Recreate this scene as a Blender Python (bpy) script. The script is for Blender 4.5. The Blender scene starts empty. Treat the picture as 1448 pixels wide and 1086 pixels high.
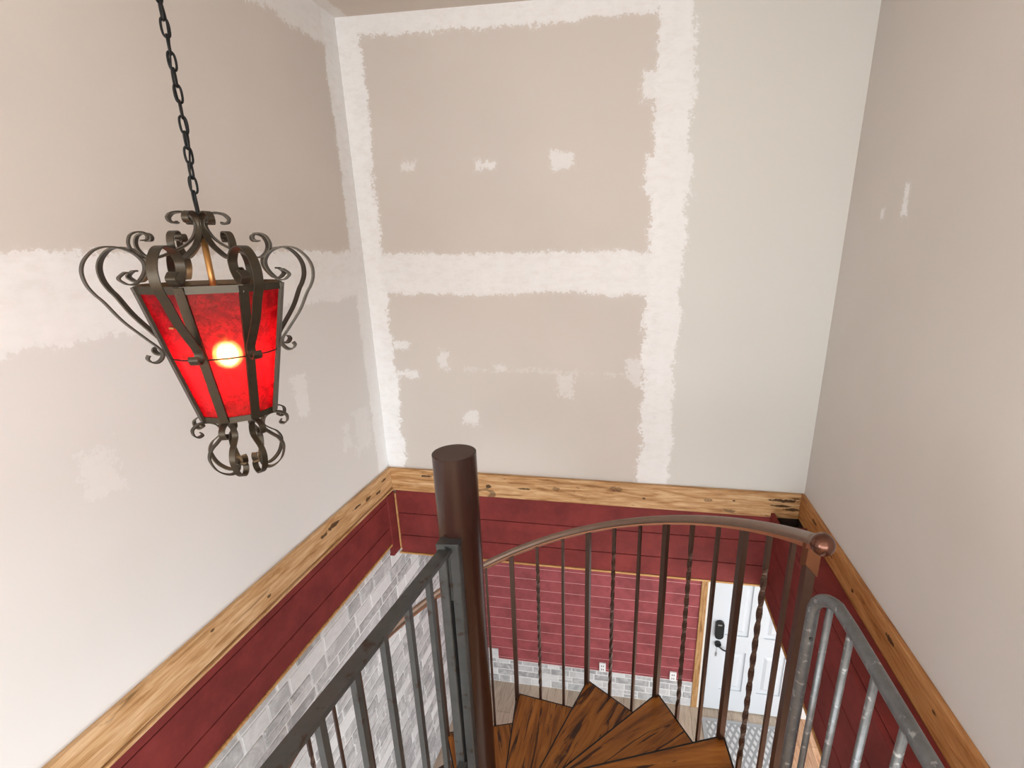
import bpy, bmesh, math, random
from mathutils import Vector, Matrix
random.seed(7)
S = bpy.context.scene
COL = S.collection
ZO = 4.845                       # eye height above the lower floor: heights below are written from the eye
PI = math.pi

# ------------------------------------------------------------------ materials
class NT:
    def __init__(s, name):
        s.m = bpy.data.materials.new(name); s.m.use_nodes = True
        s.t = s.m.node_tree; s.n = s.t.nodes; s.l = s.t.links
        s.b = s.n['Principled BSDF']
    def node(s, typ, **kw):
        n = s.n.new(typ)
        for k, v in kw.items(): setattr(n, k, v)
        return n
    def link(s, a, b): s.l.new(a, b)
    def val(s, sock, v):
        if hasattr(v, 'links') or hasattr(v, 'is_linked'): s.l.new(v, sock)
        else: sock.default_value = v
    def math(s, op, a, b=None, c=None, clamp=False):
        n = s.node('ShaderNodeMath', operation=op); n.use_clamp = clamp
        s.val(n.inputs[0], a)
        if b is not None: s.val(n.inputs[1], b)
        if c is not None: s.val(n.inputs[2], c)
        return n.outputs[0]
    def pos(s):
        return s.node('ShaderNodeNewGeometry').outputs['Position']
    def sep(s, v):
        n = s.node('ShaderNodeSeparateXYZ'); s.link(v, n.inputs[0]); return n.outputs
    def comb(s, x, y, z):
        n = s.node('ShaderNodeCombineXYZ')
        for i, v in enumerate((x, y, z)): s.val(n.inputs[i], v)
        return n.outputs[0]
    def mapv(s, v, scale=(1,1,1), loc=(0,0,0), rot=(0,0,0)):
        n = s.node('ShaderNodeMapping'); s.link(v, n.inputs[0])
        n.inputs['Scale'].default_value = scale; n.inputs['Location'].default_value = loc; n.inputs['Rotation'].default_value = rot
        return n.outputs[0]
    def noise(s, v, scale, detail=4, rough=.6, dist=0):
        n = s.node('ShaderNodeTexNoise'); s.link(v, n.inputs['Vector'])
        n.inputs['Scale'].default_value = scale; n.inputs['Detail'].default_value = detail
        n.inputs['Roughness'].default_value = rough; n.inputs['Distortion'].default_value = dist
        return n.outputs['Fac']
    def ramp(s, f, stops, interp='LINEAR'):
        n = s.node('ShaderNodeValToRGB'); s.link(f, n.inputs[0]); r = n.color_ramp; r.interpolation = interp
        while len(r.elements) < len(stops): r.elements.new(.5)
        for e, (p, c) in zip(r.elements, stops):
            e.position = p; e.color = (*c, 1) if len(c) == 3 else c
        return n.outputs['Color']
    def mix(s, f, a, b, blend='MIX'):
        n = s.node('ShaderNodeMix', data_type='RGBA', blend_type=blend)
        s.val(n.inputs[0], f)
        for i, v in ((6, a), (7, b)):
            if isinstance(v, tuple): n.inputs[i].default_value = (*v, 1)
            else: s.link(v, n.inputs[i])
        return n.outputs[2]
    def rng(s, v, a, b, c=0, d=1, smooth=True):
        n = s.node('ShaderNodeMapRange', interpolation_type='SMOOTHSTEP' if smooth else 'LINEAR')
        s.link(v, n.inputs[0])
        for i, x in enumerate((a, b, c, d)): n.inputs[i+1].default_value = x
        return n.outputs[0]
    def bump(s, h, strength=.3, dist=.002):
        n = s.node('ShaderNodeBump'); s.link(h, n.inputs['Height'])
        n.inputs['Strength'].default_value = strength; n.inputs['Distance'].default_value = dist
        s.link(n.outputs[0], s.b.inputs['Normal'])
    def set(s, color=None, rough=None, metal=None, spec=None):
        if color is not None:
            if isinstance(color, tuple): s.b.inputs['Base Color'].default_value = (*color, 1)
            else: s.link(color, s.b.inputs['Base Color'])
        if rough is not None: s.val(s.b.inputs['Roughness'], rough)
        if metal is not None: s.b.inputs['Metallic'].default_value = metal
        if spec is not None: s.b.inputs['Specular IOR Level'].default_value = spec
        return s.m

def plain(name, c, rough=.5, metal=0, spec=.5, var=.0, scale=20):
    t = NT(name)
    if var:
        f = t.noise(t.pos(), scale, 4)
        col = t.mix(f, tuple(x*(1-var) for x in c), tuple(min(1, x*(1+var)) for x in c))
        return t.set(col, rough, metal, spec)
    return t.set(c, rough, metal, spec)

BEIGE = (.635, .585, .540); COMP = (.865, .865, .865)

def drywall(name, axis, patches, base=BEIGE, right=None, lower=None):
    """bare drywall with trowelled joint compound; patches = (u0,u1,v0,v1,edge roughness,opacity)"""
    t = NT(name); p = t.pos(); o = t.sep(p)
    u = o[axis]; v = o[2]
    n1 = t.noise(p, 9, 8, .72); n2 = t.noise(p, 42, 4, .65); n3 = t.noise(t.mapv(p, (5, 5, 1.3)), 3, 5, .6); n4 = t.noise(p, 95, 3, .6)
    n0 = t.noise(p, 3.2, 2, .5)
    jag = t.math('ADD', t.math('ADD', t.math('MULTIPLY', t.math('SUBTRACT', n1, .5), .16), t.math('MULTIPLY', t.math('SUBTRACT', n2, .5), .09)), t.math('ADD', t.math('MULTIPLY', t.math('SUBTRACT', n0, .5), .07), t.math('MULTIPLY', t.math('SUBTRACT', n4, .5), .06)))
    feath = t.rng(t.noise(t.mapv(p, (2.2, 2.2, 5)), 7, 5, .7), .25, .6, .74, 1)
    mask = None
    for (u0, u1, v0, v1, ed, op) in patches:
        du = t.math('SUBTRACT', (u1-u0)/2, t.math('ABSOLUTE', t.math('SUBTRACT', u, (u0+u1)/2)))
        dv = t.math('SUBTRACT', (v1-v0)/2, t.math('ABSOLUTE', t.math('SUBTRACT', v, (v0+v1)/2+ZO)))
        d = t.math('ADD', t.math('MINIMUM', du, dv), t.math('MULTIPLY', jag, ed))
        k = t.math('MULTIPLY', t.math('ADD', t.math('MULTIPLY', t.rng(d, -.004, .004), .7), t.math('MULTIPLY', t.rng(d, -.03, .03), .3)), op)
        mask = k if mask is None else t.math('MAXIMUM', mask, k)
    mask = t.math('MULTIPLY', mask, feath)
    big = t.noise(p, 1.1, 3, .5)
    b = t.mix(t.rng(big, .3, .7), tuple(x*.97 for x in base), tuple(x*1.03 for x in base))
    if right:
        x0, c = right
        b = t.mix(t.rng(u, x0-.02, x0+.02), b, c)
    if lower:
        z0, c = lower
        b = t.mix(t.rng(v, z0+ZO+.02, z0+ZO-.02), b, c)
    cc = t.mix(n3, tuple(x*.95 for x in COMP), tuple(min(1, x*1.04) for x in COMP))
    col = t.mix(mask, b, cc)
    t.set(col, .85, 0, .2)
    t.bump(t.math('ADD', t.math('MULTIPLY', mask, .6), t.math('MULTIPLY', n2, .15)), .12, .003)
    return t.m

def wood(name, axis, light, mid, dark, knots=.5, rough=.5, streak=.35, sc=1.0, spec=.35, marks=(), seams=None):
    """grain runs along world axis 0/1/2"""
    t = NT(name); p = t.pos()
    sc3 = [9*sc, 9*sc, 9*sc]; sc3[axis] = .9*sc
    g = t.noise(t.mapv(p, tuple(sc3)), 4.5, 7, .62, .6)
    sc4 = [16*sc]*3; sc4[axis] = 1.6*sc
    f = t.noise(t.mapv(p, tuple(sc4), (3, 1, 7)), 6, 3, .5, .3)
    col = t.ramp(g, [(.30, dark), (.46, mid), (.66, light)])
    col = t.mix(t.rng(f, .35, .75, 0, streak), col, mid, 'MULTIPLY')
    sc5 = [5*sc]*3; sc5[axis] = 1.5*sc
    k = t.noise(t.mapv(p, tuple(sc5), (11, 5, 2)), 2.2, 3, .55, 1.2)
    kd = tuple(x*.18 for x in dark)
    col = t.mix(t.rng(k, .66, .72, 0, knots), col, kd)
    if marks:
        o = t.sep(p); n = t.noise(t.mapv(p, (8, 8, 8)), 5, 5, .6); mk = None
        for u, v, ru, rv, ring in marks:
            a = t.math('DIVIDE', t.math('SUBTRACT', o[axis], u), ru); b_ = t.math('DIVIDE', t.math('SUBTRACT', o[2], v+ZO), rv)
            d = t.math('ADD', t.math('SQRT', t.math('ADD', t.math('MULTIPLY', a, a), t.math('MULTIPLY', b_, b_))), t.math('MULTIPLY', t.math('SUBTRACT', n, .5), 2.2))
            k = t.rng(d, 1.15, .75)
            if ring: k = t.math('MULTIPLY', k, t.rng(t.math('ABSOLUTE', t.math('SUBTRACT', t.math('FRACT', t.math('MULTIPLY', d, 2.6)), .5)), .1, .4, .25, .8))
            mk = k if mk is None else t.math('MAXIMUM', mk, k)
        col = t.mix(t.math('MULTIPLY', mk, .93), col, tuple(x*.2 for x in dark))
    if seams:
        bw, bl = seams; bt = t.node('ShaderNodeTexBrick'); o = t.sep(p)
        t.link(t.comb(o[axis], o[1-axis], 0.0), bt.inputs['Vector'])
        bt.inputs['Scale'].default_value = 1; bt.inputs['Brick Width'].default_value = bl; bt.inputs['Row Height'].default_value = bw; bt.inputs['Mortar Size'].default_value = .0022; bt.inputs['Mortar Smooth'].default_value = .3
        bt.inputs['Color1'].default_value = (.82, .82, .82, 1); bt.inputs['Color2'].default_value = (1.12, 1.1, 1.08, 1); bt.inputs['Mortar'].default_value = (.45, .42, .40, 1); bt.offset = .37
        col = t.mix(1.0, col, bt.outputs['Color'], 'MULTIPLY')
    t.set(col, rough, 0, spec); t.bump(g, .15, .002)
    return t.m

def tread_wood(name):
    t = NT(name)
    co = t.node('ShaderNodeTexCoord').outputs['UV']
    g = t.noise(t.mapv(co, (2.2, 20, 1)), 1.6, 6, .62, .8)
    k = t.noise(t.mapv(co, (2.6, 30, 1), (4, 2, 0)), 1.0, 5, .62, 1.1)
    col = t.ramp(g, [(.28, (.10, .028, .004)), (.48, (.26, .088, .012)), (.7, (.40, .15, .026))])
    col = t.mix(t.rng(k, .545, .61, 0, .92), col, (.022, .006, .002))
    t.set(col, .38, 0, .35); t.bump(t.math('ADD', g, k), .35, .003)
    return t.m

def redpaint(name, c, var=.22):
    t = NT(name); p = t.pos()
    n = t.noise(p, 5, 6, .7); n2 = t.noise(t.mapv(p, (3, 3, 18)), 6, 3)
    col = t.mix(t.rng(n, .3, .72), tuple(x*(1-var) for x in c), tuple(x*(1+var) for x in c))
    col = t.mix(t.rng(n2, .6, .8, 0, .25), col, (c[0]*1.5, c[1]*2.4, c[2]*2.4))
    t.set(col, .6, 0, .2); t.bump(n2, .1, .001)
    return t.m

def stone(name, blue=0.0):
    t = NT(name); p = t.pos()
    a = t.node('ShaderNodeVertexColor'); a.layer_name = 'tone'
    r = t.sep(a.outputs['Color'])[0]
    base = t.ramp(r, [(0, (.31, .31, .315)), (.5, (.49, .49, .495)), (1, (.68, .68, .68))])
    n = t.noise(p, 9, 6, .68, 1.4); n2 = t.noise(t.mapv(p, (1, 1, 1), (5, 5, 5)), 34, 4, .6)
    col = t.mix(t.rng(n, .38, .68, 0, .55), base, (.74, .74, .735))
    col = t.mix(t.rng(n2, .55, .8, 0, .3), col, (.26, .26, .27))
    t.set(col, .6, 0, .35); t.bump(t.math('ADD', n, t.math('MULTIPLY', n2, .5)), .3, .004)
    return t.m

def metal(name, c, rough=.4, metallic=.7, var=.25, scale=30, spots=None, spec=.5):
    t = NT(name); p = t.pos()
    n = t.noise(p, scale, 5, .65)
    col = t.mix(n, tuple(x*(1-var) for x in c), tuple(min(1, x*(1+var)) for x in c))
    if spots:
        k = t.noise(t.mapv(p, (1, 1, 1), (2, 9, 4)), scale*1.4, 3, .5)
        col = t.mix(t.rng(k, .60, .70, 0, spots[1]), col, spots[0])
    t.set(col, rough, metallic, spec); t.bump(n, .06, .001)
    return t.m

M = {}
M['wall_back'] = drywall('bare drywall with compound, back', 0, [
    (-1.95, -1.66, -1.7, 1.5, .75, 1), (-1.9, 1.0-.95, 1.20, 1.5, .8, .95), (.055, .262, -1.7, 1.5, .95, 1),
    (.02, .285, .30, .52, .9, 1), (-.01, .27, .80, .93, .9, .9),
    (-1.8, .2, -.268, -.014, .62, .92), (-1.48, -1.39, .48, .52, .7, .6), (-1.0, -.87, .465, .52, .55, .75), (-.52, -.40, .46, .54, .7, .7),
    (-1.66, -1.54, -.645, -.60, .7, .8), (-1.66, -1.50, -.85, -.80, .8, .75), (-1.33, -1.26, -.78, -.66, .9, .55),
    (-1.17, -1.09, -1.16, -1.10, .9, .6), (-.50, -.40, -.95, -.80, 1.1, .35), (-.95, -.84, -.80, -.74, 1.0, .4), (-1.15, .02, -.79, -.77, 1.0, .22), (-.05, .06, -.86, -.70, 1.1, .5)],
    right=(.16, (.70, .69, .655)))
M['wall_left'] = drywall('bare drywall with compound, left', 1, [
    (2.94, 3.3, -1.7, 1.5, .6, .9), (-6, 3.2, -.275, .0, .62, .9), (2.35, 3.2, 1.12, 1.5, .9, .7),
    (2.23, 2.33, -.86, -.66, 1.0, .7), (2.6, 2.68, -1.2, -1.05, 1.2, .5), (1.19, 1.29, -.80, -.64, 1.1, .38), (2.72, 2.9, -1.3, -1.0, 1.3, .45)],
    lower=(-.15, (.735, .72, .705)))  # lower part lightened: low daylight painted into the wall colour
M['wall_right'] = drywall('bare drywall with compound, right', 1, [
    (2.45, 2.495, .14, .27, .55, .9), (2.66, 2.685, .14, .18, .5, .7)], base=(.63, .585, .545))
M['ceiling'] = drywall('drywall ceiling', 0, [(-1.9, -1.72, -9, 9, .5, .5)], base=(.64, .58, .52))
M['plaster'] = plain('white plaster', (.72, .71, .69), .9, var=.03, scale=3)
PL, PMd, PD = (.56, .36, .175), (.42, .225, .085), (.20, .085, .026)
M['pine_x'] = wood('pine board along x', 0, (.68, .46, .25), (.50, .28, .115), (.25, .105, .034), .6, marks=[(1.02, -1.605, .10, .011, 0), (1.0, -1.645, .07, .008, 0), (1.075, -1.668, .05, .012, 0), (1.09, -1.585, .03, .006, 0), (-1.02, -1.65, .022, .014, 0), (-1.38, -1.69, .035, .012, 0),
    (-1.50, -1.60, .05, .008, 0), (.53, -1.64, .03, .015, 1), (-.52, -1.635, .03, .017, 1), (-.1, -1.60, .05, .02, 1), (-.75, -1.65, .05, .006, 0), (.1, -1.66, .012, .008, 0), (.7, -1.63, .01, .006, 0)])
M['pine_y'] = wood('pine board along y', 1, (.70, .48, .28), (.54, .32, .145), (.32, .16, .055), .5, marks=[(2.34, -1.60, .06, .016, 0), (2.24, -1.61, .03, .012, 0), (2.60, -1.62, .05, .008, 0), (2.73, -1.63, .035, .013, 0), (2.86, -1.655, .03, .012, 0), (2.95, -1.60, .03, .008, 0), (1.777, -1.661, .016, .008, 0), (1.46, -1.58, .01, .006, 0)])
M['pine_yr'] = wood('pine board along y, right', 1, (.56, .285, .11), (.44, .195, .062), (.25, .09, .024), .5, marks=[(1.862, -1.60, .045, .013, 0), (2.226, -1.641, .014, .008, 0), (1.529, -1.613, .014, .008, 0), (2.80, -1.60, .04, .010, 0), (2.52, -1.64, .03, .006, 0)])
M['pine_z'] = wood('pine board upright', 2, PL, PMd, PD, .4)
M['trim_edge'] = wood('honey pine edging', 0, (.62, .37, .16), (.52, .28, .10), (.36, .17, .055), .2)
M['red'] = redpaint('barn red paint', (.178, .028, .0255))
M['red_daylit'] = redpaint('barn red paint, lower wall', (.285, .066, .072))  # lighter copy of the red, brighter daylight put into the colour
M['stone'] = stone('grey veneer stone')
M['grout'] = plain('pale grout', (.74, .74, .735), .9, var=.06)
M['floor'] = wood('grey oak plank', 1, (.62, .53, .43), (.52, .43, .34), (.36, .29, .22), .3, .5, .25, seams=(.15, 1.3))
M['floor_warm_light'] = wood('plank in painted warm light', 1, (.76, .50, .33), (.64, .38, .23), (.48, .24, .13), .3, .45, seams=(.12, 1.1))  # peach tone stands in for warm light on the plank floor
M['copper'] = metal('aged copper paint', (.070, .038, .026), .34, .5, .2, 25)
M['copper_rail'] = metal('aged copper rail', (.20, .135, .10), .40, .6, .2, 18)
M['copper_highlight'] = metal('painted copper highlight', (.50, .24, .14), .32, .8, .15, 18)
M['ball'] = metal('polished copper ball', (.125, .056, .038), .2, .8, .15, 15)
M['bracket'] = metal('bright copper plate', (.20, .085, .04), .35, .8, .2, 25)
M['post'] = metal('dark brown enamel', (.026, .0095, .0065), .26, .0, .15, 12, None, .35)
M['pan'] = plain('black steel', (.008, .006, .005), .45, .3)
M['tread'] = tread_wood('rough stained tread timber')
M['steel'] = metal('raw hot rolled steel', (.078, .082, .082), .42, .55, .4, 22, ((.045, .022, .014), .75))
M['galv'] = metal('galvanized pipe', (.150, .158, .163), .38, .65, .5, 45, ((.50, .51, .52), .6))
M['bronze'] = metal('dark bronze strap', (.052, .040, .026), .40, .6, .25, 30)
M['black'] = plain('black iron', (.004, .004, .004), .5, 0, .25)
M['brass'] = metal('aged brass', (.46, .24, .08), .35, .8, .1)
M['white_paint'] = plain('white door paint', (.63, .665, .70), .4, 0, .4)
M['jamb'] = plain('off white jamb paint', (.70, .68, .63), .5)
M['plate'] = plain('white plastic', (.85, .85, .85), .4)
M['slot'] = plain('dark slot', (.03, .03, .03), .6)
M['keypad'] = plain('black lock body', (.012, .013, .014), .35, .2)
M['steelkey'] = plain('nickel', (.55, .55, .55), .3, .9)
M['recess'] = plain('dark recess framing', (.045, .025, .017), .8, var=.3)  # dark brown carries the shade of the deep corner recess

def mat_rug():
    t = NT('grey mat with pale lattice'); o = t.sep(t.pos())
    a = t.math('ADD', t.math('MULTIPLY', o[0], 1.0), t.math('MULTIPLY', o[1], .55)); b = t.math('SUBTRACT', t.math('MULTIPLY', o[0], 1.0), t.math('MULTIPLY', o[1], .55))
    def tri(x): return t.math('ABSOLUTE', t.math('SUBTRACT', t.math('FRACT', t.math('MULTIPLY', x, 15.0)), .5))
    d = t.math('MINIMUM', tri(a), tri(b))
    col = t.mix(t.rng(d, .13, .28), (.36, .37, .38), (.70, .71, .72))
    t.set(col, .95, 0, .1); return t.m
M['rug'] = mat_rug()
M['rug_edge'] = plain('grey mat border', (.42, .43, .44), .95)

def glass_red():
    t = NT('hammered red glass'); p = t.pos()
    n = t.noise(p, 60, 4, .6, 1.0); n2 = t.noise(t.mapv(p, (1, 1, 1), (3, 3, 3)), 40, 4, .65, .8)
    t.n.remove(t.b)
    tr = t.node('ShaderNodeBsdfTranslucent'); tp = t.node('ShaderNodeBsdfTransparent'); gl = t.node('ShaderNodeBsdfGlossy'); df = t.node('ShaderNodeBsdfDiffuse')
    col = t.mix(t.rng(n2, .36, .62), (.22, .003, .013), (.44, .008, .022))
    w = t.noise(t.mapv(p, (1, 1, 1), (8, 1, 4)), 38, 2, .5, 2.2)
    w = t.math('ABSOLUTE', t.math('SUBTRACT', w, .5))
    col = t.mix(t.rng(n, .5, .72, 0, .6), col, (.10, .0, .003)); col = t.mix(t.rng(w, .045, .0, 0, .7), col, (.07, .0, .002))
    t.link(col, tr.inputs[0]); tp.inputs[0].default_value = (1, .86, .66, 1)
    rf = t.node('ShaderNodeBsdfRefraction'); rf.inputs['Color'].default_value = (1, .40, .24, 1); rf.inputs['Roughness'].default_value = .32; rf.inputs['IOR'].default_value = 1.12
    t.link(col, df.inputs[0])
    gl.inputs[0].default_value = (1, 1, 1, 1); gl.inputs['Roughness'].default_value = .3
    m0 = t.node('ShaderNodeMixShader'); m0.inputs[0].default_value = .25; t.link(tr.outputs[0], m0.inputs[1]); t.link(df.outputs[0], m0.inputs[2])
    m1 = t.node('ShaderNodeMixShader'); m1.inputs[0].default_value = .22; t.link(m0.outputs[0], m1.inputs[1])
    mt = t.node('ShaderNodeMixShader'); mt.inputs[0].default_value = .5; t.link(tp.outputs[0], mt.inputs[1]); t.link(rf.outputs[0], mt.inputs[2]); t.link(mt.outputs[0], m1.inputs[2])
    m2 = t.node('ShaderNodeMixShader'); m2.inputs[0].default_value = .025; t.link(m1.outputs[0], m2.inputs[1]); t.link(gl.outputs[0], m2.inputs[2])
    b = t.node('ShaderNodeBump'); b.inputs['Strength'].default_value = .3; b.inputs['Distance'].default_value = .002; t.link(n, b.inputs['Height'])
    t.link(b.outputs[0], gl.inputs['Normal'])
    t.link(m2.outputs[0], t.n['Material Output'].inputs[0]); return t.m
M['red_glass'] = glass_red()
def emit(name, c, s):
    t = NT(name); t.b.inputs['Emission Color'].default_value = (*c, 1); t.b.inputs['Emission Strength'].default_value = s
    t.set(c, .4); return t.m
M['bulb'] = emit('lit bulb', (1, .82, .58), 150)
def clear():
    t = NT('clear window glass'); t.n.remove(t.b)
    a = t.node('ShaderNodeBsdfTransparent'); g = t.node('ShaderNodeBsdfGlossy'); g.inputs['Roughness'].default_value = .02
    m = t.node('ShaderNodeMixShader'); m.inputs[0].default_value = .06; t.link(a.outputs[0], m.inputs[1]); t.link(g.outputs[0], m.inputs[2])
    t.link(m.outputs[0], t.n['Material Output'].inputs[0]); return t.m
M['pane'] = clear()

# ------------------------------------------------------------------ mesh helpers (heights from the eye, lifted by ZO on build)
def box(bm, x0, x1, y0, y1, z0, z1, bevel=0, mi=0):
    vs = [bm.verts.new(v) for v in ((x0,y0,z0),(x1,y0,z0),(x1,y1,z0),(x0,y1,z0),(x0,y0,z1),(x1,y0,z1),(x1,y1,z1),(x0,y1,z1))]
    fs = [bm.faces.new([vs[i] for i in f]) for f in ((3,2,1,0),(4,5,6,7),(0,1,5,4),(1,2,6,5),(2,3,7,6),(3,0,4,7))]
    for f in fs: f.material_index = mi
    if bevel:
        es = list({e for f in fs for e in f.edges})
        bmesh.ops.bevel(bm, geom=es, offset=bevel, segments=1, affect='EDGES')
    return fs

def prism(bm, poly, z0, z1):
    a = [bm.verts.new((x, y, z0)) for x, y in poly]; b = [bm.verts.new((x, y, z1)) for x, y in poly]
    n = len(poly)
    bm.faces.new(a[::-1]); bm.faces.new(b)
    for i in range(n): bm.faces.new((a[i], a[(i+1) % n], b[(i+1) % n], b[i]))

def sweep(bm, path, prof, frames=None, closed=False, cap=True, smooth=True):
    """prof: list of (a,b) offsets along frame axes; frames: list of (n,b) per point or a fixed binormal Vector"""
    P = [Vector(p) for p in path]; n = len(P); rings = []
    prev = None
    for i in range(n):
        if closed: t = (P[(i+1) % n]-P[i-1]).normalized()
        else: t = (P[min(i+1, n-1)]-P[max(i-1, 0)]).normalized()
        if isinstance(frames, Vector):
            bn = (frames - t*frames.dot(t)).normalized(); nr = bn.cross(t).normalized()
        else:
            if prev is None:
                up = Vector((0,0,1)) if abs(t.z) < .9 else Vector((1,0,0))
                nr = (up - t*up.dot(t)).normalized()
            else: nr = (prev - t*prev.dot(t)).normalized()
            prev = nr; bn = t.cross(nr).normalized()
        rings.append([bm.verts.new(P[i]+nr*a+bn*b) for a, b in prof])
    m = len(prof)
    for i in range(n if closed else n-1):
        A, B = rings[i], rings[(i+1) % n]
        for j in range(m):
            f = bm.faces.new((A[j], A[(j+1) % m], B[(j+1) % m], B[j])); f.smooth = smooth
    if cap and not closed:
        bm.faces.new(rings[0][::-1]); bm.faces.new(rings[-1])

def circ(r, n=12, ry=None): return [(r*math.cos(2*PI*i/n), (ry or r)*math.sin(2*PI*i/n)) for i in range(n)]
def rect(a, b): return [(-a/2,-b/2),(a/2,-b/2),(a/2,b/2),(-a/2,b/2)]

def spline(pts, sub=5):
    P = [Vector(p) for p in pts]; out = []
    for i in range(len(P)-1):
        p0, p1, p2, p3 = P[max(i-1,0)], P[i], P[i+1], P[min(i+2, len(P)-1)]
        for k in range(sub):
            t = k/sub
            out.append(.5*((2*p1)+(p2-p0)*t+(2*p0-5*p1+4*p2-p3)*t*t+(3*p1-p0-3*p2+p3)*t**3))
    out.append(P[-1]); return out

def tube(bm, path, r, n=12, closed=False): sweep(bm, path, circ(r, n), closed=closed)

def sphere(bm, c, r, sx=1, sy=1, sz=1, seg=20):
    g = bmesh.ops.create_uvsphere(bm, u_segments=seg, v_segments=seg//2+2, radius=r)
    for v in g['verts']: v.co = Vector((v.co.x*sx+c[0], v.co.y*sy+c[1], v.co.z*sz+c[2]))
    for v in g['verts']:
        for f in v.link_faces: f.smooth = True

def cyl(bm, c, r, z0, z1, n=32, r1=None):
    r1 = r if r1 is None else r1
    a = [bm.verts.new((c[0]+r*math.cos(2*PI*i/n), c[1]+r*math.sin(2*PI*i/n), z0)) for i in range(n)]
    b = [bm.verts.new((c[0]+r1*math.cos(2*PI*i/n), c[1]+r1*math.sin(2*PI*i/n), z1)) for i in range(n)]
    bm.faces.new(a[::-1]); bm.faces.new(b)
    for i in range(n):
        f = bm.faces.new((a[i], a[(i+1) % n], b[(i+1) % n], b[i])); f.smooth = True

def sqbar(bm, x, y, z0, z1, w, ang=0, twist=0, turns=0, steps=1, d=None):
    d = d or w; rings = []
    zs = [z0+(z1-z0)*i/steps for i in range(steps+1)]
    for z in zs:
        u = (z-z0)/(z1-z0); tt = min(max((u-.12)/.76, 0), 1) if turns else 0
        a = ang+turns*2*PI*tt; c, s = math.cos(a), math.sin(a)
        rings.append([bm.verts.new((x+c*p-s*q, y+s*p+c*q, z)) for p, q in rect(w, d)])
    for i in range(len(rings)-1):
        for j in range(4): bm.faces.new((rings[i][j], rings[i][(j+1)%4], rings[i+1][(j+1)%4], rings[i+1][j]))
    bm.faces.new(rings[0][::-1]); bm.faces.new(rings[-1])

def obj(name, bm, mats, parent=None, label=None):
    bmesh.ops.recalc_face_normals(bm, faces=bm.faces[:])
    for v in bm.verts: v.co.z += ZO
    me = bpy.data.meshes.new(name)
    base = parent.matrix_world.translation.copy() if parent is not None else None
    # put the origin at the middle of the piece
    lo = Vector([min(v.co[i] for v in bm.verts) for i in range(3)]); hi = Vector([max(v.co[i] for v in bm.verts) for i in range(3)])
    org = Vector(((lo.x+hi.x)/2, (lo.y+hi.y)/2, lo.z))
    for v in bm.verts: v.co -= org
    bm.to_mesh(me); bm.free()
    for m in (mats if isinstance(mats, (list, tuple)) else [mats]): me.materials.append(m)
    o = bpy.data.objects.new(name, me); COL.objects.link(o)
    o['wloc'] = list(org)
    if parent is not None:
        o.parent = parent; o.location = org - Vector(parent['wloc'])
    else: o.location = org
    if label: o['label'] = label
    return o
def thing(name, label, cat, loc, group=None):
    e = bpy.data.objects.new(name, None); COL.objects.link(e)
    e.location = (loc[0], loc[1], loc[2]+ZO); e['wloc'] = [loc[0], loc[1], loc[2]+ZO]; e.empty_display_size = .1
    e['label'] = label; e['category'] = cat
    if group: e['group'] = group
    return e
def struct(name, bm, mats, parent=None, label=None, cat=None):
    o = obj(name, bm, mats, parent)
    if parent is None: o['kind'] = 'structure'
    if label: o['label'] = label
    if cat: o['category'] = cat
    return o
NB = bmesh.new

# ------------------------------------------------------------------ measures
XL, XR, DY = -1.803, 1.145, 3.08
ZC, ZB, ZT, ZF = 1.3056, -1.5537, -2.295, -ZO
YD, XE, YN = 4.30, 3.6, -4.2          # lower room: back wall, right wall, front wall
YS = -.75                             # edge of the upper floor behind the landing
T = .12
UXL, UXR = -3.9, 3.3

# ------------------------------------------------------------------ room shell
b = NB(); box(b, XL-T, XR+T, DY, DY+T, ZT+.02, ZC+.0); struct('wall_back', b, M['wall_back'], label='unpainted drywall wall with white joint compound', cat='wall')
b = NB(); box(b, XL-T, XL, YS, DY, -2.14, ZC); struct('wall_left', b, M['wall_left'], label='drywall wall behind the hanging lantern', cat='wall')
b = NB(); box(b, XR, XR+T, YS, DY, -2.29, ZC); struct('wall_right', b, M['wall_right'], label='plain drywall wall at the right of the stairwell', cat='wall')
b = NB(); box(b, XL-T, XR+T, YS, DY+T, ZC, ZC+.1); box(b, UXL-T, UXR+T, YN-T, YS, ZC, ZC+.1); struct('ceiling', b, M['ceiling'], label='flat drywall ceiling', cat='ceiling')
# the upper room behind the viewer: wide, side windows added to light the walls

WZ0, WZ1 = -1.40, .35
b = NB()
box(b, UXL-T, -3.4, YN-T, YN, -1.56, ZC); box(b, 2.8, UXR+T, YN-T, YN, -1.56, ZC); box(b, -3.4, 2.8, YN-T, YN, WZ1, ZC); box(b, -3.4, 2.8, YN-T, YN, -1.56, WZ0)
struct('wall_front', b, M['plaster'], label='white wall behind the viewer with a wide window', cat='wall')
for nm, x0, x1, lb in (('wall_left_4', UXL-T, UXL, 'white side wall of the upper room, left, with an added window'), ('wall_right_3', UXR, UXR+T, 'white side wall of the upper room, right, with an added window')):
    b = NB(); box(b, x0, x1, YN, -3.9, -1.56, ZC); box(b, x0, x1, -1.2, YS, -1.56, ZC); box(b, x0, x1, -3.9, -1.2, WZ1, ZC); box(b, x0, x1, -3.9, -1.2, -1.56, WZ0)
    struct(nm, b, M['plaster'], label=lb, cat='wall')
b = NB(); box(b, UXL-T, XL-T, YS, YS+T, -1.56, ZC); struct('wall_back_3', b, M['plaster'], label='white wall of the upper room left of the stairwell', cat='wall')
b = NB(); box(b, XR+T, UXR+T, YS, YS+T, -1.56, ZC); struct('wall_back_4', b, M['plaster'], label='white wall of the upper room right of the stairwell', cat='wall')
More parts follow.
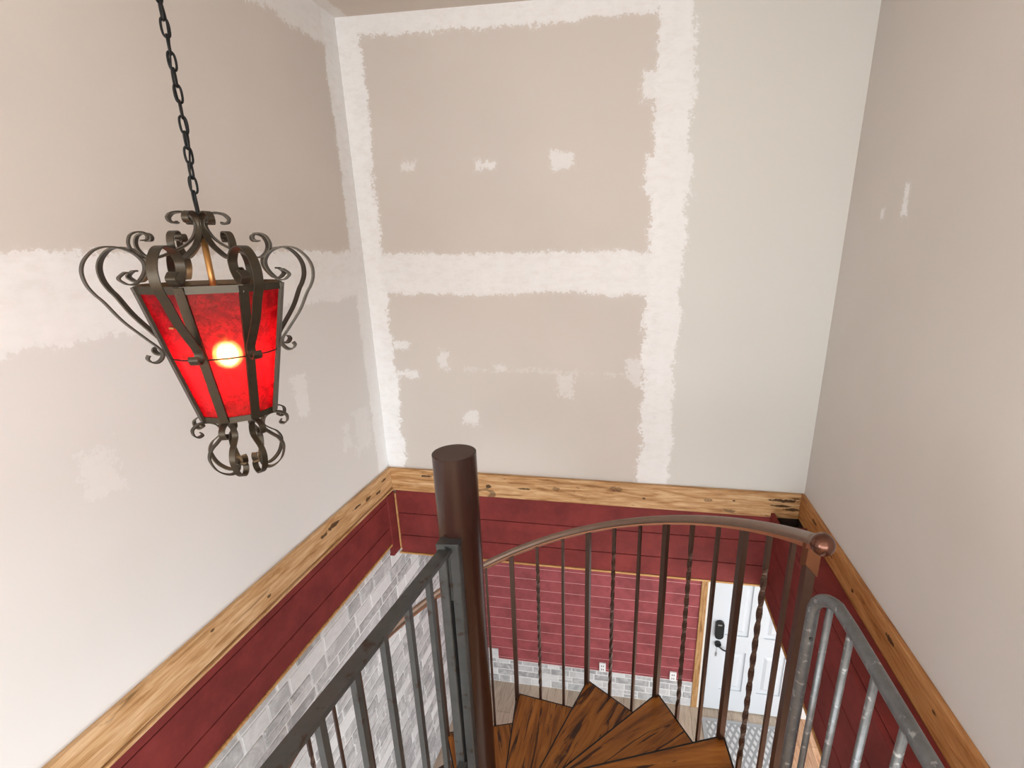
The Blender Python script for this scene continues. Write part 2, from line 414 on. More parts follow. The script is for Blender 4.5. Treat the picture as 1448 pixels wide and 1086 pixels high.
def window(name, axis, p, a0, a1, z0, z1, n, label):
    b = NB(); fw = .05
    def bx(c0, c1, d0, d1):
        if axis == 'y': box(b, c0, c1, p-.06, p-.01, d0, d1)
        else: box(b, p+.01, p+.06, c0, c1, d0, d1)
    bx(a0, a1, z0, z0+fw); bx(a0, a1, z1-fw, z1); bx(a0, a0+fw, z0, z1); bx(a1-fw, a1, z0, z1)
    for i in range(1, n): c = a0+(a1-a0)*i/n; bx(c-fw/2, c+fw/2, z0, z1)
    w = struct(name, b, M['white_paint'], label=label, cat='window')
    b = NB()
    if axis == 'y': box(b, a0+fw, a1-fw, p-.037, p-.033, z0+fw, z1-fw)
    else: box(b, p+.033, p+.037, a0+fw, a1-fw, z0+fw, z1-fw)
    obj('pane', b, M['pane'], w)
window('window_1', 'y', YN, -3.4, 2.8, WZ0, WZ1, 5, 'wide white framed window behind the viewer')
window('added_window_4', 'x', UXR, -3.9, -1.2, WZ0, WZ1, 2, 'added unseen white framed window in the right wall of the upper room')
window('added_window_5', 'x', UXL-.07, -3.9, -1.2, WZ0, WZ1, 2, 'added unseen white framed window in the left wall of the upper room')
# upper floor behind the landing, landing between the two guards
b = NB(); box(b, UXL-T, UXR+T, YN-T, YS, -1.72, -1.555); struct('floor_upper', b, M['pine_y'], label='upper floor behind the viewer', cat='floor')
b = NB(); prism(b, [(-.56, YS), (.47, YS), (.43, .97), (-.44, .97)], -1.60, -1.555); struct('floor_landing', b, M['pine_y'], label='wooden landing at the head of the stairs', cat='floor')
# lower storey
b = NB(); box(b, XL-T, 1.66, YN-T, YD+T, ZF-.1, ZF); struct('floor', b, M['floor'], label='grey brown plank floor downstairs', cat='floor')
b = NB(); box(b, 1.66, XE+T, YN-T, YD+T, ZF-.1, ZF); struct('floor_2', b, M['floor_warm_light'], label='plank floor right of the mat, warm light painted in', cat='floor')
b = NB(); box(b, XL-T, XE+T, YD, YD+T, ZF, ZT); struct('wall_back_2', b, M['plaster'], label='downstairs back wall behind the red boards', cat='wall')
b = NB(); box(b, XL-T, XL+.003, YN, YD, ZF, -2.152); struct('wall_left_2', b, M['grout'], label='pale grout wall behind the grey stone', cat='wall')
LZ0, LZ1 = ZF+.5, ZF+2.15
b = NB()
box(b, XE, XE+T, YN, -2.6, ZF, ZT); box(b, XE, XE+T, 2.6, YD, ZF, ZT); box(b, XE, XE+T, -2.6, 2.6, ZF, LZ0); box(b, XE, XE+T, -2.6, 2.6, LZ1, ZT)
struct('wall_right_2', b, M['plaster'], label='downstairs right wall with a long window', cat='wall')
window('window_2', 'x', XE, -2.6, 2.6, LZ0, LZ1, 5, 'long white framed window in the downstairs right wall')
b = NB()
box(b, XL-T, XL+.3, YN-T, YN, ZF, -1.72); box(b, XE-.3, XE+T, YN-T, YN, ZF, -1.72); box(b, XL+.3, XE-.3, YN-T, YN, ZF, LZ0); box(b, XL+.3, XE-.3, YN-T, YN, LZ1, -1.72)
struct('wall_front_2', b, M['plaster'], label='downstairs front wall with a long window', cat='wall')
window('window_3', 'y', YN, XL+.3, XE-.3, LZ0, LZ1, 5, 'long white framed window in the downstairs front wall')
b = NB()
box(b, XL, XE, DY+.025, YD, ZT, ZT+.05); box(b, .972, XE, YN, DY+.025, ZT, ZT+.04); box(b, XL, .972, YN, YS, ZT, ZT+.05)
struct('ceiling_2', b, M['plaster'], label='white ceiling of the downstairs room', cat='ceiling')
b = NB(); box(b, XL, XE, YS-.03, YS, ZT+.05, -1.72); struct('trim_9', b, M['recess'], label='floor edge below the upper floor behind the viewer', cat='trim')

# pine band round the stairwell at floor level
e = .025
b = NB(); box(b, XL+e, XR-e, DY-e, DY, -1.735, ZB, .002); struct('trim_1', b, M['pine_x'], label='knotty pine band along the back wall', cat='trim')
b = NB(); box(b, XL, XL+e, YS, DY, -1.712, ZB, .002); box(b, XL, XL+.034, YS, DY-.02, -1.734, -1.720, .003)
struct('trim_2', b, M['pine_y'], label='pale knotty pine band along the left wall', cat='trim')
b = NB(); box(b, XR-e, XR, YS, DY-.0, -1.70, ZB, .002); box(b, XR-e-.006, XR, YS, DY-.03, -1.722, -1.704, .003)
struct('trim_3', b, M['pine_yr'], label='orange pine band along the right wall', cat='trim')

# red board cladding (each wall's boards stay one mesh)
def boards(name, plane, c0, c1, a0, a1, cuts, mat, gap=.005, label=None, bev=.0025):
    b = NB()
    for z1, z0 in zip(cuts[:-1], cuts[1:]):
        if plane == 'y': box(b, a0, a1, c0, c1, z0+gap/2, z1-gap/2, bev)
        else: box(b, c0, c1, a0, a1, z0+gap/2, z1-gap/2, bev)
    return struct(name, b, mat, label=label, cat='cladding')
boards('trim_4', 'y', DY-.014, DY-.001, XL+.04, .95, [-1.737, -1.935, -2.129, -2.283], M['red'], label='three dark red boards under the back pine band')
b = NB(); box(b, XL+.02, .955, DY-.02, DY+.02, ZT-.002, -2.282, .002); struct('trim_5', b, M['trim_edge'], label='thin honey pine edging under the back red boards', cat='trim')
boards('trim_6', 'x', XL+.001, XL+.028, YS, DY-.135, [-1.733, -1.782, -1.997, -2.135], M['red'], label='dark red boards under the left pine band')
b = NB(); box(b, XL-.02, XL+.034, YS, DY-.13, -2.152, -2.136, .002); struct('trim_7', b, M['trim_edge'], label='thin pine edging between left red boards and grey stone', cat='trim')
b = NB()
f = box(b, XL+.001, XL+.040, DY-.135, DY-.034, -2.24, -1.735, .002)
struct('trim_8', b, M['red'], label='upright red corner board at the left end of the back wall', cat='trim')
b = NB(); box(b, XL+.001, XL+.043, DY-.0335, DY-.0145, -2.245, -1.76, .002); struct('trim_10', b, M['trim_edge'], label='raw pine edge of the upright corner board', cat='trim')
# right: ledge added to lighten the recess, shade painted in the corner, furred-out panel
b = NB(); box(b, .972, XR-.026, YS, DY-.19, -1.722, -1.700, .002); struct('trim_11', b, M['red'], label='red ledge added to lighten the recess between the right board panel and the pine band', cat='trim')
b = NB(); box(b, .985, XR, DY-.012, DY-.001, -2.25, -1.737); box(b, XR-.014, XR, DY-.16, DY-.012, -2.25, -1.705); struct('trim_12', b, M['recess'], label='back right corner framing with recess shade painted dark', cat='trim')
boards('trim_13', 'x', .945, .97, YS, DY-.02, [-1.698, -1.90, -2.142, -2.283], M['red'], label='dark red board panel standing out from the right wall')
b = NB(); box(b, .938, .972, YS, DY-.02, ZT-.002, -2.282, .002); struct('trim_14', b, M['trim_edge'], label='thin pine edging under the right red panel', cat='trim')

# lower back wall: narrow red boards, stone base, door
ZS = -4.515
cuts = []; z = ZT-.001
while z > ZS+.02: cuts.append(z); z -= .137
cuts.append(ZS)
def boards_low():
    b = NB()
    for z1, z0 in zip(cuts[:-1], cuts[1:]): box(b, XL, .757, YD-.014, YD-.001, z0+.0024, z1-.0024, .001)
    return b
struct('trim_15', boards_low(), M['red_daylit'], label='narrow red boards on the downstairs back wall, daylight painted in', cat='cladding')
b = NB(); box(b, XL, .757, YD-.0125, YD-.0015, ZS, ZT-.001); struct('trim_16', b, plain('pale groove paint', (.66, .36, .36), .7), label='pale grooves between the narrow red boards', cat='cladding')

def stones(name, plane, c, a0, a1, z0, z1, row, lmin, lmax, depth=.014, notch=None):
    b = NB(); lay = b.loops.layers.color.new('tone'); rnd = random.Random(hash(plane) % 7 + int(row*1000))
    rnd = random.Random(11 if plane == 'x' else 23)
    z = z0; i = 0
    while z < z1-.02:
        h = min(row*rnd.choice((.82, 1, 1, 1.18)), z1-z)
        if z1-z-h < .03: h = z1-z
        a = a0 - rnd.uniform(0, lmax*.6)
        while a < a1:
            l = rnd.uniform(lmin, lmax)
            s0, s1 = max(a, a0), min(a+l, a1)
            parts = [(z, z+h)]
            if rnd.random() < .14 and h > .08: parts = [(z, z+h*.5), (z+h*.5, z+h)]
            if s1-s0 > .03:
                for q0, q1 in parts:
                    g = .0055; dd = depth*rnd.uniform(.7, 1.1); tone = rnd.random()
                    n0 = len(b.faces)
                    if plane == 'x': box(b, c-.012, c+dd, s0+g, s1-g, q0+g, q1-g, .004)
                    else: box(b, s0+g, s1-g, c-dd, c+.004, q0+g, q1-g, .004)
                    b.faces.ensure_lookup_table()
                    for f in b.faces[n0:]:
                        for lp in f.loops: lp[lay] = (tone, tone, tone, 1)
            a += l
        z += h; i += 1
    return b
bb = stones('x', 'x', XL-.004, YN+.01, YD-.02, ZF, -2.155, .098, .14, .34)
struct('wall_left_3', bb, M['stone'], label='grey stone veneer on the downstairs left wall', cat='wall')
bb = stones('y', 'y', YD-.012, XL+.012, .757, ZF, ZS, .105, .12, .30)
lay = bb.loops.layers.color['tone']
n0 = len(bb.faces); box(bb, XL+.012, -1.42, YD-.03, YD-.001, ZS+.003, ZS+.14, .004); bb.faces.ensure_lookup_table()
for f in bb.faces[n0:]:
    for lp in f.loops: lp[lay] = (.85, .85, .85, 1)
struct('baseboard_back', bb, M['stone'], label='low pale stone course under the narrow red boards', cat='baseboard')
b = NB(); box(b, XL+.01, .757, YD-.020, YD-.0005, ZF, ZS); struct('baseboard_back_2', b, M['grout'], label='pale grout behind the low stone course', cat='baseboard')

# door
DX0, DX1 = .893, 1.80
b = NB(); box(b, .757, .822, YD-.03, YD-.0, ZF, ZT, .003); struct('trim_17', b, M['pine_z'], label='pine casing left of the white door', cat='trim')
b = NB(); box(b, .823, DX0-.004, YD-.022, YD-.0, ZF, ZT); box(b, DX1+.004, DX1+.07, YD-.022, YD-.0, ZF, ZT); box(b, DX0-.004, DX1+.004, YD-.022, YD-.0, -2.80, ZT)
struct('trim_18', b, M['jamb'], label='off white jamb round the white door', cat='trim')
def door():
    b = NB(); y0 = YD-.024; x = [DX0, 1.03, 1.265, 1.415, 1.655, DX1]; zz = [ZF+.014, -4.555, -4.035, -3.835, -3.13, -3.02, -2.90, -2.815]
    for i in range(5):
        for k in range(7):
            pan = i in (1, 3) and k in (1, 3, 5)
            if not pan: box(b, x[i], x[i+1], y0, YD-.001, zz[k], zz[k+1])
            else:
                box(b, x[i], x[i+1], YD-.006, YD-.001, zz[k], zz[k+1])
                A = [(x[i]+.04, zz[k]+.04), (x[i+1]-.04, zz[k]+.04), (x[i+1]-.04, zz[k+1]-.04), (x[i]+.04, zz[k+1]-.04)]
                if zz[k+1]-zz[k] > .12:
                    o = [b.verts.new((p, YD-.006, q)) for p, q in A]
                    r = [b.verts.new((p+(.03 if n in (0, 3) else -.03), y0+.003, q+(.03 if n < 2 else -.03))) for n, (p, q) in enumerate(A)]
                    for n in range(4): b.faces.new((o[n], o[(n+1)%4], r[(n+1)%4], r[n]))
                    b.faces.new(r)
    return b
dr = struct('door_1', door(), M['white_paint'], label='white panelled front door downstairs with black lock', cat='door')
def ybox_round(bm, cx, cz, w, h, y0, y1, n=24):
    """stadium shape in the xz plane, from y0 to y1"""
    r = w/2; pts = []
    for i in range(n):
        a = 2*PI*i/n; pts.append((cx+r*math.cos(a), cz+(h/2-r)*(1 if math.sin(a) > 0 else -1)+r*math.sin(a)))
    A = [bm.verts.new((p, y0, q)) for p, q in pts]; B = [bm.verts.new((p, y1, q)) for p, q in pts]
    bm.faces.new(A); bm.faces.new(B[::-1])
    for i in range(n): bm.faces.new((A[i], A[(i+1)%n], B[(i+1)%n], B[i]))
b = NB(); ybox_round(b, .972, -3.76, .088, .215, YD-.06, YD-.024); lk = obj('deadbolt', b, M['keypad'], dr, 'black oval deadbolt')
b = NB(); box(b, .950, .990, YD-.063, YD-.060, -3.695, -3.682); obj('keypad_light', b, M['steelkey'], lk)
b = NB(); ybox_round(b, .972, -3.945, .066, .066, YD-.05, YD-.024)
sweep(b, spline([(.972, YD-.05, -3.945), (.985, YD-.065, -3.955), (1.02, YD-.07, -3.985), (1.075, YD-.07, -4.0)], 5), circ(.009, 8))
hd = obj('handle', b, M['keypad'], dr, 'black lever handle')
b = NB(); tube(b, [(.968, YD-.03, -3.98), (.966, YD-.032, -4.06)], .002, 6); box(b, .958, .974, YD-.034, YD-.031, -4.11, -4.06); obj('key', b, M['steelkey'], hd, 'key hanging from the lock')
b = NB(); ybox_round(b, 1.195, -4.26, .03, .03, YD-.012, YD-.006); obj('door_stop', b, M['steelkey'], dr)
def outlet(x, z, label):
    t = thing('wall_outlet', label, 'outlet', (x, YD-.02, z-.058))
    b = NB(); box(b, x-.036, x+.036, YD-.034, YD-.014, z-.058, z+.058, .003); obj('cover_plate', b, M['plate'], t)
    for s in (-1, 1):
        b = NB(); box(b, x-.014, x-.006, YD-.0355, YD-.033, z+s*.024-.01, z+s*.024+.01); box(b, x+.006, x+.014, YD-.0355, YD-.033, z+s*.024-.01, z+s*.024+.01); obj('socket', b, M['slot'], t)
outlet(-.222, -4.45, 'white wall outlet on red boards near the middle of the back wall')
outlet(.545, -4.455, 'white wall outlet on red boards beside the pine door casing')
# mat
t = thing('doormat', 'grey doormat with a white diamond lattice lying before the door', 'doormat', (1.2, 3.6, ZF))
b = NB(); box(b, .90, 1.60, 2.7, 4.12, ZF, ZF+.012, .003); obj('woven_field', b, M['rug'], t)
b = NB()
for q in ((.86, .90, 2.66, 4.16), (1.60, 1.64, 2.66, 4.16), (.90, 1.60, 4.12, 4.16), (.90, 1.60, 2.66, 2.70)): box(b, q[0], q[1], q[2], q[3], ZF, ZF+.011)
obj('border', b, M['rug_edge'], t)

# ------------------------------------------------------------------ spiral staircase
CX, CY, R = -.4545, 1.0986, .889
P1, DP = 1.6935, .437
Z1, RISE, HB = -1.4458, .1935, .8831
def ang(k): return P1-k*DP/3
def railz(k): return Z1+RISE*k/3
def treadz(j): return Z1-HB+RISE*j
JMIN = -12
st = thing('spiral_staircase', 'copper brown spiral staircase with rough stained timber treads', 'staircase', (CX, CY, ZF))
b = NB(); cyl(b, (CX, CY), .057, ZF, -.502, 48)
g = [e for e in b.edges if abs(e.verts[0].co.z+.502) < 1e-5 and abs(e.verts[1].co.z+.502) < 1e-5]
bmesh.ops.bevel(b, geom=g, offset=.002, segments=2, affect='EDGES')
po = obj('center_post', b, M['post'], st, 'thick dark brown round post')
b = NB(); cyl(b, (CX, CY), .0535, -.503, -.5008, 48); obj('post_cap', b, metal('brown cap', (.055, .028, .02), .5, .2, .2, 60), po)
b = NB(); cyl(b, (CX, CY), .14, ZF, ZF+.012, 32); obj('base_plate', b, M['pan'], st)
RT, OV = .905, math.radians(29)
def tread(j):
    z = treadz(j); a0, a1 = ang(3*j), ang(3*j)-OV
    def pt(r, a, off=0): return (CX+r*math.cos(a)-off*math.sin(a), CY+r*math.sin(a)+off*math.cos(a))
    # outer steel pan, then the timber set into it
    poly = [pt(.05, a1-.3), pt(RT+.004, a1, -.004), pt(RT+.004, a0, .006), pt(.05, a0+.3)]
    b = NB(); prism(b, poly, z-.052, z-.002)
    pan = (b,)
    b2 = NB(); poly2 = [pt(.058, a1-.15), pt(RT-.003, a1, .001), pt(RT-.003, a0, .001), pt(.058, a0+.15)]
    prism(b2, poly2, z-.03, z)
    uv = b2.loops.layers.uv.new('uv'); am = (a0+a1)/2+.12
    ca, sa = math.cos(am), math.sin(am)
    for f in b2.faces:
        for lp in f.loops:
            x, y = lp.vert.co.x-CX, lp.vert.co.y-CY
            lp[uv].uv = (x*ca+y*sa+j*3.7, -x*sa+y*ca+j*1.9+lp.vert.co.z)
    bmesh.ops.bevel(b2, geom=[e for e in b2.edges if min(e.verts[0].co.z, e.verts[1].co.z) > z-.001], offset=.003, segments=1, affect='EDGES')
    t = obj('tread', b2, M['tread'], st)
    obj('tread_pan', b, M['pan'], t, 'black steel tread pan')
for j in range(JMIN, 4): tread(j)
for k in range(3*JMIN, 12):
    j = k//3; a = ang(k); x, y = CX+R*math.cos(a), CY+R*math.sin(a)
    z0, z1 = treadz(j)-.05, railz(k)+.012
    b = NB()
    if k % 3 == 0: sqbar(b, x, y, z0, z1, .0215, a)
    elif k % 3 == 1: sqbar(b, x, y, z0, z1, .0135, a, turns=3.25, steps=84)
    else: sqbar(b, x, y, z0, z1, .0125, a)
    obj('baluster', b, M['copper'], st, ('thick square baluster', 'twisted baluster', 'thin plain baluster')[k % 3])
# handrail: a moulded bar following the helix
path = []
kk = 12.15
while kk >= 3*JMIN-1:
    a = ang(kk); path.append((CX+R*math.cos(a), CY+R*math.sin(a), railz(kk)+.022)); kk -= .25
prof = [(-.013, -.010), (-.013, .010), (-.006, .0195), (.006, .0195), (.0145, .012), (.017, 0), (.0145, -.012), (.006, -.0195), (-.006, -.0195)]
b = NB(); sweep(b, path, prof, None); hr = obj('handrail', b, M['copper_rail'], st, 'curved copper handrail')
b = NB(); sweep(b, [(p[0], p[1], p[2]-.0165) for p in path], rect(.011, .030), smooth=False); obj('rail_highlight', b, M['copper_highlight'], hr, 'strip under the rail with a painted copper highlight')  # strip paints the copper highlight along the rail's lower edge
a = ang(12.3); b = NB(); sphere(b, (CX+R*math.cos(a), CY+R*math.sin(a), railz(12.3)+.020), .026, seg=32); obj('ball_end', b, M['ball'], hr, 'shiny copper ball')
a = ang(11.8); nx, ny = CX+R*math.cos(a), CY+R*math.sin(a)
b = NB(); sqbar(b, nx, ny-.004, -1.60, railz(12)+.008, .024, a+.1); nw = obj('newel_post', b, M['copper'], st)
b = NB(); sqbar(b, nx, ny-.004, railz(12)-.068, railz(12)+.006, .031, a+.1)
b.verts.ensure_lookup_table()
b.verts[0].co.z += .022; b.verts[1].co.z -= .012
obj('post_bracket', b, M['bracket'], nw, 'bright copper bracket plate')

# ------------------------------------------------------------------ left guard: raw steel bar and square pickets
lg = thing('landing_railing', 'raw grey steel flat bar railing fixed to the dark round post', 'railing', (-.49, .4, -1.555))
def lgp(y): return -.464+(y-1.017)*(-.049/-.566)*1.0
d = Vector((lgp(1.04)-lgp(YS), 1.04-YS, 0)).normalized()
b = NB(); sweep(b, [(lgp(YS), YS, -.742), (lgp(1.025), 1.025, -.742)], rect(.012, .032), Vector((d.y, -d.x, 0)).normalized(), smooth=False)
obj('top_rail', b, M['steel'], lg)
y = .923
while y > YS+.03:
    b = NB(); sqbar(b, lgp(y), y, -1.555, -.744, .0135, math.atan2(d.y, d.x)); obj('picket', b, M['steel'], lg); y -= .0935
b = NB(); box(b, -.487, -.462, 1.010, 1.034, -1.555, -.7285, .002); obj('end_post', b, M['steel'], lg)
b = NB(); box(b, -.456, -.430, 1.018, 1.044, -1.555, -.7285, .002); obj('end_post', b, M['steel'], lg)
b = NB(); sweep(b, [(lgp(YS), YS, -1.48), (lgp(1.01), 1.01, -1.48)], rect(.012, .025), Vector((d.y, -d.x, 0)).normalized(), smooth=False); obj('bottom_rail', b, M['steel'], lg)
b = NB(); prism(b, [(-.487, 1.010), (-.430, 1.018), (-.430, 1.050), (-.487, 1.046)], -.728, -.722); box(b, -.4615, -.4565, 1.02, 1.034, -.90, -.7285); obj('end_plate', b, M['steel'], lg)

# right guard: galvanized pipe with round pickets
rg = thing('pipe_railing', 'galvanized grey pipe railing with round pickets beside the copper ball', 'railing', (.42, .4, -1.555))
def rgp(y): return .408+(.958-y)*.10 if y > .55 else .4488+(.55-y)*.0
GX = .413
pth = [(GX, .962, -1.555), (GX, .962, -1.2), (GX, .962, -.80)]
zc = -.7135; rb = .055
for i in range(0, 11):
    a = PI/2*i/10
    yy = .962-rb+rb*math.cos(a); pth.append((GX+.024*(i/10)**1.5, yy, zc-rb+rb*math.sin(a)))
for y in (.85, .75, .65, .55, .4, .2, 0, -.2, YS): pth.append((.440+(.85-y)*.02, y, zc))
b = NB(); sweep(b, pth, circ(.0134, 16)); obj('top_pipe', b, M['galv'], rg)
for y in [.932, .848, .748, .652, .556, .46, .364, .268, .172, .076, -.02, -.116, -.212, -.308, -.404, -.5, -.6]:
    x = .440+(.85-y)*.02 if y < .9 else .4335
    b = NB(); cyl(b, (x, y), .0073, -1.555, zc-.008 if y < .9 else zc-.012, 14); obj('picket', b, M['galv'], rg)
b = NB()
hole = [(GX, .948, -.835)]
for (x, y, z) in hole:
    g = bmesh.ops.create_cone(b, cap_ends=True, segments=12, radius1=.0042, radius2=.0042, depth=.006)
    for v in g['verts']: v.co = Vector((v.co.x+x, v.co.z+y, v.co.y+z))
obj('screw_hole', b, M['slot'], rg)

# ------------------------------------------------------------------ hanging lantern
LX, LY = -1.1059, 1.1424
TH = math.radians(245.137)
ZTOP, ZBOT, RTOP, RBOT = -.0813, -.4321, .1658, .0907
ln = thing('pendant_lantern', 'octagonal red glass lantern with bronze scrollwork hanging on the chain', 'lantern', (LX, LY, -.61))
def pol(r, z, i, off=0):
    a = TH+i*PI/4
    return Vector((LX+r*math.cos(a)-off*math.sin(a), LY+r*math.sin(a)+off*math.cos(a), z))
def rad_at(z): return RBOT+(RTOP-RBOT)*(z-ZBOT)/(ZTOP-ZBOT)
for i in range(8):
    am = TH+(i+.5)*PI/4
    # glass pane, set just inside the frame
    k = .975
    q = [pol(RTOP*k, ZTOP-.012, i), pol(RTOP*k, ZTOP-.012, i+1), pol(RBOT*k, ZBOT+.006, i+1), pol(RBOT*k, ZBOT+.006, i)]
    nrm = Vector((math.cos(am), math.sin(am), 0))
    b = NB(); A = [b.verts.new(v) for v in q]; B = [b.verts.new(v-nrm*.003) for v in q]
    b.faces.new(A); b.faces.new(B[::-1])
    for n in range(4): b.faces.new((A[n], A[(n+1)%4], B[(n+1)%4], B[n]))
    obj('glass_panel', b, M['red_glass'], ln)
for i in range(8):
    a = TH+i*PI/4; tn = Vector((-math.sin(a), math.cos(a), 0))
    b = NB(); sweep(b, [pol(RBOT+.001, ZBOT-.004, i), pol(RTOP+.001, ZTOP+.004, i)], rect(.007, .021), tn, smooth=False); obj('corner_bar', b, M['bronze'], ln)
def rim(r, z, h, name, th=.004):
    b = NB()
    for i in range(8):
        p, q = pol(r, z, i), pol(r, z, i+1); dd = (q-p).normalized()
        sweep(b, [p, q], rect(h, th), Vector((dd.y, -dd.x, 0)), smooth=False)
    return obj(name, b, M['bronze'], ln)
rim(RTOP+.0005, ZTOP-.003, .018, 'top_rim'); rim(RBOT+.0005, ZBOT+.001, .016, 'bottom_rim')
b = NB(); sweep(b, [pol(rad_at(-.175)*.96, -.175, .5), pol(rad_at(-.175)*.96, -.175, 4.5)], rect(.004, .014), Vector((-math.sin(TH+PI/8), math.cos(TH+PI/8), 0)), smooth=False); obj('cross_bar', b, M['brass'], ln)
BIG = [(.1684,-.0235),(.1620,-.0417+.022),(.1752,-.0250),(.1871,-.0380),(.1900,-.052),(.1851,-.0628),(.1749,-.0700),(.1597,-.0690),(.1454,-.0541),(.1368,-.0382),(.1357,-.0220),(.1431,-.0076),(.154,.003),(.1695,.0109),(.1868,.0143),(.2046,.0135),(.2222,.0052),(.2391,-.0129),(.2476,-.0309),(.2497,-.0492),(.2464,-.0696),(.2374,-.0891),(.2256,-.1072),(.202,-.1523),(.1676,-.1990),(.1497,-.2220),(.1424,-.2370),(.1448,-.2500),(.1553,-.2595),(.167,-.2586),(.1743,-.2488),(.1700,-.2400)]
BIG = BIG[2:]; BIG = [(.170,-.044),(.1752,-.043),(.1871,-.0521)]+[p for p in BIG[2:]]
BIG[3] = (.189, -.058)
CROWN = [(.1303,.029),(.1192,.0307),(.1161,.0387),(.1213,.0466),(.1343,.0478),(.1475,.0413),(.1543,.0272),(.1544,.0146),(.1495,.0036),(.1426,-.0045),(.1332,-.011),(.1213,-.0129),(.0945,-.0051),(.0611,.0097),(.0426,.0198),(.024,.037),(.0132,.0576),(.0118,.0728),(.0171,.0876),(.0276,.0954),(.042,.0979),(.057,.0954),(.0656,.0885),(.0683,.082),(.0642,.074),(.0545,.072),(.0496,.0746)]
FIN = [(.1033,-.4647),(.1002,-.4725),(.110,-.476),(.1194,-.4684),(.1199,-.4526),(.1052,-.4417),(.0862,-.4406),(.068,-.450),(.0568,-.4653),(.055,-.4880),(.0700,-.5044),(.0870,-.5191),(.0969,-.5399),(.0951,-.5615),(.0849,-.5853),(.0666,-.6026),(.0494,-.6086),(.0351,-.6017),(.0304,-.5871),(.0364,-.5776),(.043,-.580)]
def scroll(name, prof, i, w, th=.0035, sub=6):
    a = TH+i*PI/4; tn = Vector((-math.sin(a), math.cos(a), 0))
    b = NB(); sweep(b, [pol(r, z, i) for r, z in [(p.x, p.y) for p in spline([(r, z, 0) for r, z in prof], sub)]], rect(th, w), tn, smooth=False)
    return obj(name, b, M['bronze'], ln)
for i in range(8):
    scroll('side_scroll', BIG, i, .021)
    scroll('crown_scroll', CROWN, i, .015)
    scroll('finial_scroll', FIN, i, .015)
b = NB(); tube(b, [pol(rad_at(-.257)*.985+.004, -.257, i*.5) for i in range(16)], .0018, 6, closed=True)
obj('tie_ring', b, M['black'], ln)
b = NB(); cyl(b, (LX, LY), .0075, -.17, .05, 16); obj('hanging_rod', b, M['brass'], ln)
b = NB(); cyl(b, (LX, LY), .016, -.235, -.17, 20, .020); obj('socket', b, M['brass'], ln)
b = NB(); sphere(b, (LX, LY, -.268), .026, 1, 1, 1.25); obj('bulb', b, M['bulb'], ln, 'glowing white bulb')
b = NB(); sweep(b, spline([(LX, LY, .045), (LX-.007, LY+.007, .075), (LX-.008, LY+.008, .105), (LX, LY, .123), (LX+.008, LY-.008, .105), (LX+.007, LY-.007, .075), (LX, LY, .045)], 5), circ(.0048, 8))
cyl(b, (LX, LY), .009, .035, .062, 14, .004); obj('hanging_loop', b, M['black'], ln)

# chain
def chx(z):
    z0 = .12; u = (z-z0)/(ZC-z0); return .012*math.sin(min(1, u*2.2)*PI*.75)
ch = thing('lantern_chain', 'black iron chain hanging from the ceiling with a lamp cord beside it', 'chain', (LX, LY, .11))
z = .112; i = 0; pitch = .0335
while z+.02 < ZC:
    o = chx(z+.02); cx, cy = LX+o*.7, LY+o*.7
    a = (PI*.25 if i % 2 else PI*.75)+random.uniform(-.5, .5)+.3
    ca, sa = math.cos(a), math.sin(a); hw, hl = .0075, .0195
    pts = []
    for n in range(20):
        t = 2*PI*n/20
        px = hw*math.copysign(abs(math.cos(t))**.7, math.cos(t)); pz = hl*math.copysign(abs(math.sin(t))**.8, math.sin(t))
        pts.append((cx+px*ca, cy+px*sa, z+.0168+pz))
    b = NB(); tube(b, pts, .0027, 8, closed=True); obj('chain_link', b, M['black'], ch); z += pitch; i += 1
pts = []; z = .10
while z < ZC:
    o = chx(z); u = z*26; pts.append((LX+o*.7+.005*math.cos(u)+(.004 if z < .22 else 0), LY+o*.7+.005*math.sin(u)-(.004 if z < .22 else 0), z)); z += .02
pts.append((LX, LY, ZC-.002))
b = NB(); tube(b, spline(pts, 3), .0022, 6); obj('cord', b, M['black'], ch)
b = NB(); cyl(b, (LX, LY), .06, ZC-.03, ZC-.001, 24); obj('ceiling_canopy', b, M['black'], ch)

# ------------------------------------------------------------------ light
def area(name, loc, rot, sx, sy, power, color):
    l = bpy.data.lights.new(name, 'AREA'); l.shape = 'RECTANGLE'; l.size = sx; l.size_y = sy; l.energy = power; l.color = color
    o = bpy.data.objects.new(name, l); COL.objects.link(o); o.location = (loc[0], loc[1], loc[2]+ZO); o.rotation_euler = rot
    return o
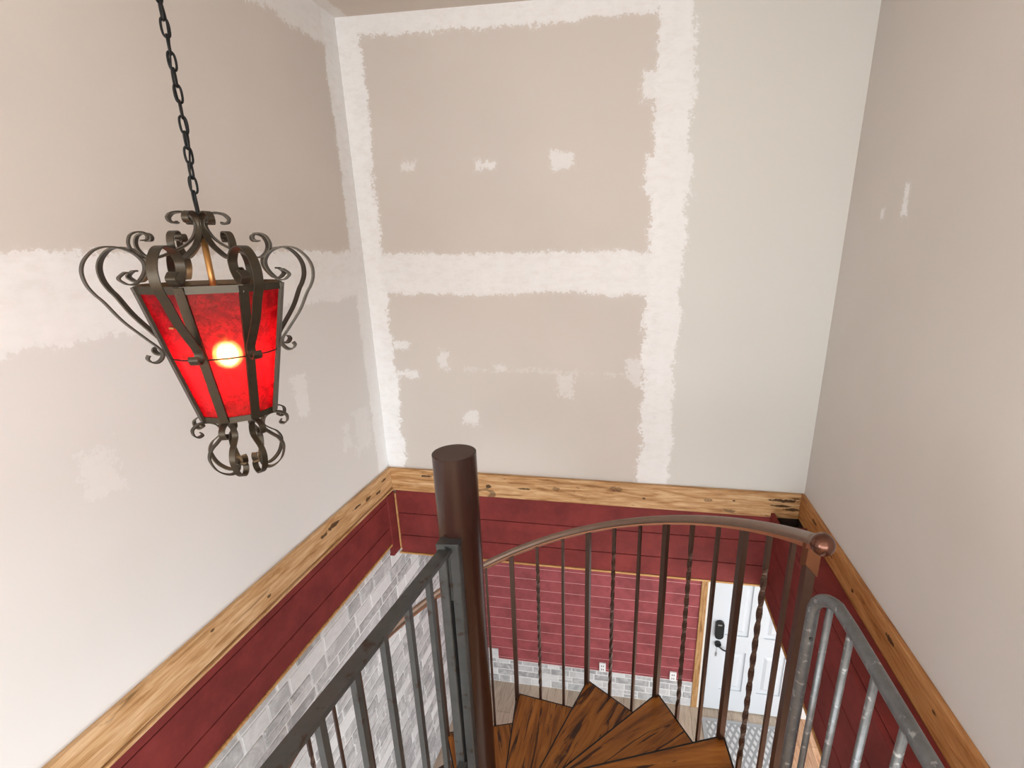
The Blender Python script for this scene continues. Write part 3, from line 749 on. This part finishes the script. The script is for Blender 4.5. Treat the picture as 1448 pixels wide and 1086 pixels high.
# daylight at the windows; the upper side windows and their lamps are added
area('daylight_upper_window', (-.3, YN+.04, (WZ0+WZ1)/2), (-PI/2, 0, PI), 6.2, WZ1-WZ0, 195, (.90, .955, 1.0))
area('added_light_upper_right', (UXR-.04, -2.55, (WZ0+WZ1)/2), (0, PI/2, 0), WZ1-WZ0, 2.7, 235, (.88, .945, 1.0))
area('added_light_upper_left', (UXL+.04, -2.55, (WZ0+WZ1)/2), (0, -PI/2, 0), WZ1-WZ0, 2.7, 180, (.90, .955, 1.0))
area('daylight_right_window', (XE-.03, 0, (LZ0+LZ1)/2), (0, PI/2, 0), LZ1-LZ0, 5.1, 170, (.90, .96, 1.0))
area('daylight_front_window', ((XL+XE)/2, YN+.03, (LZ0+LZ1)/2), (-PI/2, 0, PI), 4.6, LZ1-LZ0, 170, (.92, .96, 1.0))
l = bpy.data.lights.new('lantern_bulb_light', 'POINT'); l.energy = 6.0; l.color = (1, .68, .36); l.shadow_soft_size = .036
o = bpy.data.objects.new('lantern_bulb_light', l); COL.objects.link(o); o.location = (LX, LY, -.268+ZO)

w = bpy.data.worlds.new('sky'); S.world = w; w.use_nodes = True
bg = w.node_tree.nodes['Background']; bg.inputs[0].default_value = (.85, .92, 1, 1); bg.inputs[1].default_value = 1.0

# ------------------------------------------------------------------ camera (tall wide lens, a little off axis)
F, PX, PY = 680.876, 791.107, 559.971
yaw, pit, rol = -.158701, .294186, -.0075868
Rz = Matrix.Rotation(yaw, 3, 'Z'); B3 = Matrix(((1,0,0),(0,0,-1),(0,1,0)))
Rm = Matrix.Rotation(rol, 3, 'Z') @ Matrix.Rotation(pit, 3, 'X') @ B3 @ Rz
cd = bpy.data.cameras.new('camera'); co = bpy.data.objects.new('camera', cd); COL.objects.link(co)
cd.sensor_width = 36; cd.lens = 36*F/1448; cd.shift_x = -(PX-724)/1448; cd.shift_y = (PY-543)/1448; cd.clip_start = .02
m = Matrix((Rm[0], -Rm[1], -Rm[2])).transposed()
co.matrix_world = Matrix.Translation((0, 0, ZO)) @ m.to_4x4()
S.camera = co
for o in bpy.data.objects:
    if 'wloc' in o: del o['wloc']
vs = S.view_settings
S.display_settings.display_device = 'sRGB'
vs.view_transform = 'Standard'; vs.look = 'None'; vs.exposure = .22; vs.gamma = 1; vs.use_curve_mapping = False
